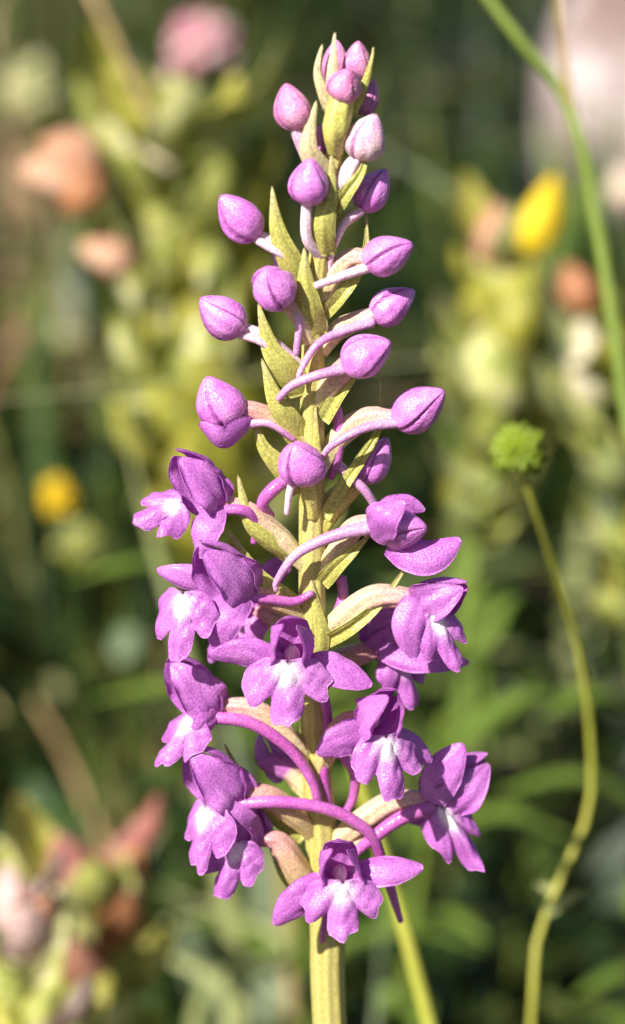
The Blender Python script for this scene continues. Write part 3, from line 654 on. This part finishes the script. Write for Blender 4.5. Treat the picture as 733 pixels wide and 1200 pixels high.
def stem_leaves(root, b, pp, d, n, mat='blade_green', L=.03):
    """toothed opposite leaf pairs down the stem, under the flower spike"""
    v = spline([p - b for p in stalk_pts(pp, d)], 60)
    for k in range(n):
        c = Vector(v[int(22 + 30 * k / n)]); az = rng.uniform(0, 3.14)
        for g in (0, math.pi):
            dr = Vector((math.cos(az + g), math.sin(az + g) * .7, .5)); l_ = L * rng.uniform(.8, 1.25)
            petal('leaf', [c, c + dr * l_ * .5, c + dr * l_ + Vector((0, 0, -.35 * l_))], .009, 'lance', dr.cross(Vector((0, 0, 1))), mat, root, fold=.3, cup=0, th=.0005, nu=20, nv=7, teeth=8, lo=.1)

def leafy_spike(root, b, pp, d, u0, u1, n, L, wd, mats):
    """broad toothed bracts packed round the upper stem"""
    v = spline([p - b for p in stalk_pts(pp, d)], 200)
    for k in range(n):
        c = Vector(v[int((u0 + (u1 - u0) * k / n) * 199)]); az = k * 2.4 + rng.uniform(-.4, .4); l_ = L * rng.uniform(.8, 1.25)
        o = Vector((math.cos(az), math.sin(az), 0)); up = Vector((0, 0, 1)); f = rng.uniform(.75, 1.1)
        petal('bract', [c, c + (o * .5 * f + up * .15) * l_, c + (o * .85 * f + up * .5) * l_, c + (o * .95 * f + up * .95) * l_], wd * rng.uniform(.8, 1.2), 'ovate', o.cross(up), mats[k % len(mats)], root,
              fold=-.25, cup=-.15, th=.0005, nu=28, nv=9, teeth=8, lo=.12)
# yellow rattle standing left of the orchid
S1 = [(200, 140), (215, 260), (225, 380), (240, 480), (262, 600), (290, 740)]
S2 = [(585, 250), (590, 340), (586, 440), (575, 560), (548, 700)]
S3 = [(690, 330), (692, 420), (704, 520), (728, 640)]
r1, b1 = stalk('yellow_rattle', 'pale green yellow rattle with salmon withered flower left of the orchid', 'wildflower',
               S1, .46, (.7, 1.0, 1.1, 1.1, 1.1, 1.2), 'stalk')
stem_leaves(r1, b1, S1, .46, 5)
leafy_spike(r1, b1, S1, .46, .02, .38, 44, .020, .016, ['rattle', 'rattle_yellow', 'rattle', 'rattle_yellow', 'rattle'])
D1 = .46
pod('calyx', r1, b1, (225, 185), (110, 208), 46, D1, 'cream', dd=-.004)
leafpx('bract', r1, b1, [(220, 200), (160, 180, -.006), (110, 190, -.01)], 40, D1, 'rattle', teeth=7)
pod('corolla', r1, b1, (125, 205), (22, 200), 66, D1, 'salmon', dd=-.022)
pod('corolla', r1, b1, (120, 190), (45, 165), 54, D1, 'salmon', dd=-.018)
pod('corolla', r1, b1, (120, 205), (70, 248), 50, D1, 'withered', dd=-.026)
for a_, c_, w_, m_, z_ in [((235, 270), (225, 175), 70, 'rattle', -.004), ((250, 300), (290, 205), 66, 'rattle_yellow', .002), ((228, 330), (170, 235), 74, 'rattle', -.010), ((235, 380), (255, 280), 76, 'rattle', -.012),
                           ((240, 400), (300, 310), 76, 'rattle_yellow', 0), ((230, 430), (165, 330), 78, 'rattle_yellow', -.012), ((240, 470), (225, 370), 80, 'rattle', -.016), ((245, 500), (310, 420), 78, 'rattle', -.002),
                           ((235, 520), (180, 440), 70, 'rattle_yellow', -.012), ((300, 600), (325, 510), 60, 'cream', 0)]:
    pod('calyx', r1, b1, a_, c_, w_ * .9, D1, m_, dd=z_)
pod('corolla', r1, b1, (160, 310), (90, 290), 46, D1, 'salmon', dd=-.028)
for pl, w_, t_ in [([(215, 200), (190, 120, -.004), (165, 80, -.004)], 50, 'rattle_yellow'), ([(220, 240), (255, 170), (270, 110, .004)], 60, 'rattle_yellow'),
               ([(215, 220), (215, 150), (210, 100, .004)], 50, 'rattle'), ([(225, 300), (275, 250, .006), (335, 170, .012)], 70, 'rattle_yellow'),
               ([(230, 340), (180, 320, -.012), (110, 290, -.02)], 46, 'rattle'), ([(232, 300), (190, 270, -.014), (150, 215, -.02)], 50, 'rattle_yellow'),
               ([(235, 420), (290, 380, .006), (350, 310, .012)], 80, 'rattle_yellow'), ([(238, 470), (190, 460, -.01), (135, 480, -.016)], 60, 'rattle'),
               ([(235, 380), (215, 330, -.02), (225, 260, -.026)], 54, 'rattle_yellow'), ([(238, 440), (270, 390, -.02), (275, 320, -.026)], 54, 'rattle'),
               ([(235, 460), (195, 410, -.02), (190, 340, -.026)], 54, 'rattle'), ([(240, 500), (280, 460), (340, 420, .01)], 70, 'rattle'), ([(240, 520), (300, 510), (350, 500, .01)], 60, 'rattle_yellow'),
               ([(240, 520), (215, 560, -.008), (240, 600, -.012)], 50, 'rattle_yellow'), ([(240, 510), (175, 530, -.008), (150, 500, -.012)], 50, 'rattle_yellow')]:
    leafpx('bract', r1, b1, pl, w_, D1, t_, teeth=7, roll=rng.uniform(-30, 30))
# yellow rattle right of the orchid, with a yellow corolla
D2 = .46
r2, b2 = stalk('yellow_rattle', 'green yellow rattle with one bright yellow corolla right of the orchid', 'wildflower',
               S2, D2, (.6, .8, .9, .9, .9), 'stalk')
stem_leaves(r2, b2, S2, D2, 6)
leafy_spike(r2, b2, S2, D2, .02, .30, 22, .0125, .010, ['rattle', 'rattle_yellow', 'blade_pale'])
pod('corolla', r2, b2, (620, 300), (652, 205), 44, D2, 'yellow', dd=-.016)
pod('calyx', r2, b2, (590, 330), (575, 235), 60, D2, 'salmon')
pod('calyx', r2, b2, (600, 400), (560, 290), 70, D2, 'rattle')
pod('calyx', r2, b2, (590, 420), (625, 300), 72, D2, 'rattle_yellow', dd=-.006)
pod('calyx', r2, b2, (592, 490), (565, 380), 74, D2, 'rattle', dd=-.008)
for pl, w_ in [([(590, 420), (560, 360), (538, 300, -.006)], 40), ([(590, 480), (630, 430), (650, 360)], 44), ([(592, 520), (555, 470), (535, 400)], 46), ([(592, 500), (620, 470), (640, 440)], 40)]:
    leafpx('bract', r2, b2, pl, w_, D2, 'rattle', teeth=7)
# withered rattle at the right edge
D3 = .44
r3, b3 = stalk('withered_rattle', 'fading rattle with orange brown top and cream pods by tall green stalk', 'wildflower',
               S3, D3, (.6, .8, .9, .9), 'stalk')
stem_leaves(r3, b3, S3, D3, 6)
leafy_spike(r3, b3, S3, D3, .04, .34, 14, .012, .009, ['rattle', 'blade_pale', 'rattle_yellow'])
pod('corolla', r3, b3, (690, 370), (664, 305), 50, D3, 'withered')
pod('calyx', r3, b3, (695, 480), (682, 370), 52, D3, 'cream')
pod('calyx', r3, b3, (698, 470), (730, 390), 50, D3, 'rattle')
leafpx('bract', r3, b3, [(696, 520), (670, 480), (655, 430)], 40, D3, 'rattle', teeth=7)
# rattles fading to wine red, low on the left
D4 = .40
r4, b4 = stalk('yellow_rattle', 'low rattle clump with wine pink and orange pods left below the flowers', 'wildflower',
               [(100, 1010), (105, 1080), (110, 1160), (112, 1260)], D4, (.9, 1.3, 1.5, 1.6), 'stalk_y')
leafy_spike(r4, b4, [(100, 1010), (105, 1080), (110, 1160), (112, 1260)], D4, .02, .6, 30, .014, .011, ['rattle_pink', 'rattle_yellow', 'rattle', 'rattle', 'rattle_pink', 'withered', 'rattle_yellow'])
for a_, c_, w_, m_, z_ in [((100, 1060), (70, 975), 84, 'rattle_pink', 0), ((112, 1080), (170, 985), 80, 'withered', -.004), ((110, 1130), (55, 1060), 74, 'rattle', -.008), ((120, 1150), (190, 1080), 80, 'rattle_yellow', -.006),
                       ((110, 1200), (150, 1120), 84, 'rattle_yellow', -.01), ((112, 1230), (60, 1150), 80, 'rattle', -.012)]:
    pod('calyx', r4, b4, a_, c_, w_ * .72, D4, m_, dd=z_)
for pl, w_, m_ in [([(110, 1120), (150, 1060, -.006), (140, 990, -.01)], 44, 'rattle'), ([(112, 1180), (160, 1150, -.008), (205, 1090, -.012)], 46, 'rattle_yellow'), ([(112, 1200), (80, 1140, -.01), (60, 1080, -.012)], 44, 'rattle_pink')]:
    leafpx('bract', r4, b4, pl, w_, D4, m_, teeth=7)
D5 = .36
r5, b5 = stalk('yellow_rattle', 'cream and pink rattle beside the wine red low clump', 'wildflower',
               [(22, 1040), (25, 1110), (28, 1180), (30, 1260)], D5, (.8, 1.2, 1.4, 1.5), 'stalk_y')
leafy_spike(r5, b5, [(22, 1040), (25, 1110), (28, 1180), (30, 1260)], D5, .02, .6, 24, .011, .009, ['palepink', 'rattle', 'palepink', 'cream', 'rattle_yellow'])
for a_, c_, w_, m_, z_ in [((25, 1100), (8, 1010), 70, 'palepink', 0), ((26, 1120), (60, 1035), 52, 'salmon', -.004), ((28, 1190), (-20, 1110), 60, 'rattle', -.006), ((30, 1220), (70, 1140), 66, 'rattle', -.006), ((30, 1250), (-5, 1170), 60, 'rattle_yellow', -.008)]:
    pod('calyx', r5, b5, a_, c_, w_ * .72, D5, m_, dd=z_)
leafpx('bract', r5, b5, [(28, 1180), (60, 1130, -.006), (80, 1060, -.01)], 40, D5, 'rattle', teeth=7)

def flower_head(name, label, cat, c, rpx, d, mats, n, group=None, stem='stalk', squash=1.0, fl=.55, rad=(.4, .45, .5)):
    root, b = stalk(name, label, cat, [(c[0], c[1]), (c[0] + 4, c[1] + rpx * 2), (c[0] + 10, c[1] + rpx * 5)], d, rad, stem, group)
    ctr = PC(c[0], c[1], d) - b; r = rpx * px_at(d)
    for k in range(n):
        z = 1 - 1.75 * (k + .5) / n; q = math.sqrt(max(0, 1 - z * z)); f = k * 2.39996
        dr = Vector((q * math.cos(f), q * math.sin(f), z * squash))
        V, F, A = bud_data(ctr + dr * r * .3, ctr + dr * r * rng.uniform(.9, 1.1), r * fl, n=7, seg=9, lobes=3)
        link('floret', V, F, mats[k % len(mats)], root, A)
    return root
flower_head('clover', 'pink clover head out of focus above the rattle', 'wildflower', (240, 55), 46, .60, ['pink', 'pink', 'palepink'], 34)
flower_head('clover', 'pale pink small flower head below the pink clover', 'wildflower', (208, 100), 22, .62, ['palepink'], 22)
flower_head('clover', 'cream clover head fading in the grass left of the rattle', 'wildflower', (38, 110), 42, .8, ['cream', 'blade_pale', 'rattle'], 34)
flower_head('clover', 'pale pink clover head right of the tall green stalk', 'wildflower', (742, 222), 34, .50, ['palepink', 'cream'], 30)
flower_head('clover', 'small dusky pink flower head beside the orchid stem foot', 'wildflower', (330, 1116), 22, .62, ['palepink', 'pink'], 24)
flower_head('clover', 'dusky pink flower head low near the curving thin stem', 'wildflower', (725, 1140), 28, .55, ['salmon', 'palepink'], 26)
flower_head('clover', 'cream green flower head under the small yellow blossom', 'wildflower', (92, 640), 30, .58, ['rattle', 'blade_pale', 'rattle_yellow'], 26, stem='blade_dark')
flower_head('hawkbit', 'small yellow blossom left of the orchid', 'wildflower', (68, 585), 21, .52, ['yellow'], 22, squash=1.5, stem='blade_dark')

# seed head on a thin curving stem
r6, b6 = stalk('buttercup', 'green round seed head on a thin curving stem right of orchid', 'wildflower',
               [(610, 540), (622, 580, .291), (648, 660, .300), (678, 760, .309), (692, 860, .315), (690, 950, .318), (655, 1035, .318), (628, 1110, .318), (622, 1210, .318)], .288, (.42, .42, .44, .45, .48, .5, .55, .6, .65, .8, .8), 'stalk_y')
c6 = PC(608, 530, .288) - b6; q6 = px_at(.288)
for k in range(70):
    z = 1 - 1.8 * (k + .5) / 70; q = math.sqrt(1 - z * z); f = k * 2.39996
    dr = Vector((q * math.cos(f), q * math.sin(f), z))
    e = c6 + dr * 34 * q6 * rng.uniform(.9, 1.08) + Vector((0, 0, 2 * q6))
    V, F, A = bud_data(c6 + dr * 12 * q6, e, 15 * q6, n=8, seg=9); link('achene', V, F, 'achene', r6, A)
leafpx('leaf', r6, b6, [(640, 1068), (662, 1055, -.002), (692, 1040, -.004)], 15, .318, 'blade_pale')
leafpx('leaf', r6, b6, [(650, 1042), (640, 1040, .001), (628, 1036, .003)], 12, .318, 'blade_pale')
# forked stalk at the top right
r7, b7 = stalk('grass_stalk', 'tall smooth green stalk forking into two thin branches', 'grass',
               [(668, 128), (684, 180), (700, 260), (718, 370), (735, 480), (760, 640)], .33, (.8, 1.0, 1.05, 1.1, 1.1, 1.1, 1.2, 1.2), 'stalk')
tube('branch', [PC(*p, .33) - b7 for p in ((672, 140), (650, 95), (612, 50), (565, -12))], [.0007, .0007, .0007, .0006], 'stalk', r7)
tube('branch', [PC(*p, .33) - b7 for p in ((672, 140), (662, 80), (654, -12))], [.0007, .0005, .0004], 'stalk_b', r7)
stalk('grass_stalk', 'yellow green stalk leaning behind the lowest orchid flowers', 'grass', [(412, 880), (428, 940), (455, 1020), (480, 1110), (506, 1210), (536, 1330), (566, 1460)], .31, (.8, 1.0, 1.1, 1.1, 1.15, 1.2), 'stalk_y')
stalk('dry_stalk', 'straw brown dry stalk rising above the rattle', 'grass', [(104, -15), (135, 50), (165, 115), (190, 180), (215, 300)], .46, (.8, 1, 1.1, 1.2, 1.2), 'stalk_b')
stalk('dry_stalk', 'dark brown dry stalk leaning over the wine pink rattle', 'grass', [(40, 820), (75, 880), (110, 960), (150, 1050)], .55, (.8, 1.2, 1.2, 1.2), 'stalk_b')
grass_tuft('pale grey grass blade slanting down from the orchid tip to the right', [(415, 158), (500, 206), (575, 255), (640, 330), (680, 450)], .56, 34, 'blade_grey')
grass_tuft('wide grey green blade rising behind the lower left flowers', [(250, 820), (275, 880), (300, 980), (325, 1120), (335, 1230)], .50, 44, 'blade_grey')
grass_tuft('pale green upright blade between rattle and left flowers', [(146, 480), (160, 560), (185, 650), (215, 760), (240, 900)], .44, 26, 'blade_pale')
for lab, pp, d_, w_, m_ in [
    ('bright green blade below the forked stalk', [(520, 470), (535, 560), (545, 700), (550, 850)], .62, 46, 'blade_green'),
    ('faint green blade left of the curving thin stem', [(530, 900), (545, 1000), (560, 1110), (570, 1220)], .6, 40, 'blade_green'),
    ('grey green blade left of the orchid stem foot', [(205, 1050), (225, 1110), (250, 1180), (262, 1230)], .55, 46, 'blade_grey'),
    ('thin pale blade right of the orchid stem foot', [(448, 1060), (446, 1120), (440, 1200), (438, 1240)], .42, 14, 'blade_grey'),
    ('dull dark green grass blade beyond the salmon rattle flower', [(20, 240), (36, 340), (48, 460), (56, 620)], .7, 34, 'blade_dark'),
    ('green grass tuft at the foot of the pale boulder', [(640, 130), (648, 200), (655, 300), (660, 380)], .72, 46, 'blade_green'),
    ('darker grass tuft against the pale boulder behind forked stalk', [(712, 110), (708, 190), (700, 280), (696, 380)], .74, 50, 'blade_dark'),
    ('olive blade behind the seed head', [(690, 560), (680, 660), (668, 780), (660, 900)], .66, 40, 'blade_pale'),
]:
    grass_tuft(lab, pp, d_, w_, m_, 7 if 'boulder' in lab else 2)

# pale boulder up the slope, top right
def boulder():
    c = Vector((.205, .70, 0)); gz = float(ground_z(c.x, c.y)); b = Vector((c.x, c.y, gz - .03))
    n, sg = 26, 40; V = []; F = []
    for i in range(n + 1):
        th = math.pi * i / n
        for j in range(sg):
            f = 2 * math.pi * j / sg
            d = np.array([math.sin(th) * math.cos(f), math.sin(th) * math.sin(f), math.cos(th)])
            r = 1 + .10 * math.sin(3 * d[0] + 2 * d[2] + 1) + .08 * math.sin(5 * d[1] - 4 * d[0]) + .05 * math.sin(9 * d[2] + 7 * d[0])
            q = d * r; q = np.sign(q) * np.abs(q) ** .8
            V.append((q[0] * .13, q[1] * .10, (q[2] + .75) * .17))
    F = [(i * sg + j, (i + 1) * sg + j, (i + 1) * sg + (j + 1) % sg, i * sg + (j + 1) % sg) for i in range(n) for j in range(sg)]
    m, nn, l = newmat('pale_limestone')
    tc = nn.new('ShaderNodeTexCoord').outputs['Object']
    a = tex(nn, l, 'ShaderNodeTexNoise', 22.0, tc, Detail=8.0, Roughness=.65)
    r = ramp(nn, [(.38, (.22, .15, .14)), (.5, (.46, .38, .37)), (.62, (.64, .58, .57))]); l.new(a.outputs['Fac'], r.inputs[0])
    bp = nn.new('ShaderNodeBump'); bp.inputs['Distance'].default_value = .012; l.new(a.outputs['Fac'], bp.inputs['Height'])
    p = nn.new('ShaderNodeBsdfPrincipled'); p.inputs['Roughness'].default_value = .85; l.new(r.outputs[0], p.inputs['Base Color']); l.new(bp.outputs[0], p.inputs['Normal'])
    o = nn.new('ShaderNodeOutputMaterial'); l.new(p.outputs[0], o.inputs[0])
    ob = link('boulder', V, F, m); ob.location = b
    tag(ob, 'pale pinkish limestone boulder on the slope behind the forked stalk', 'rock')
boulder()
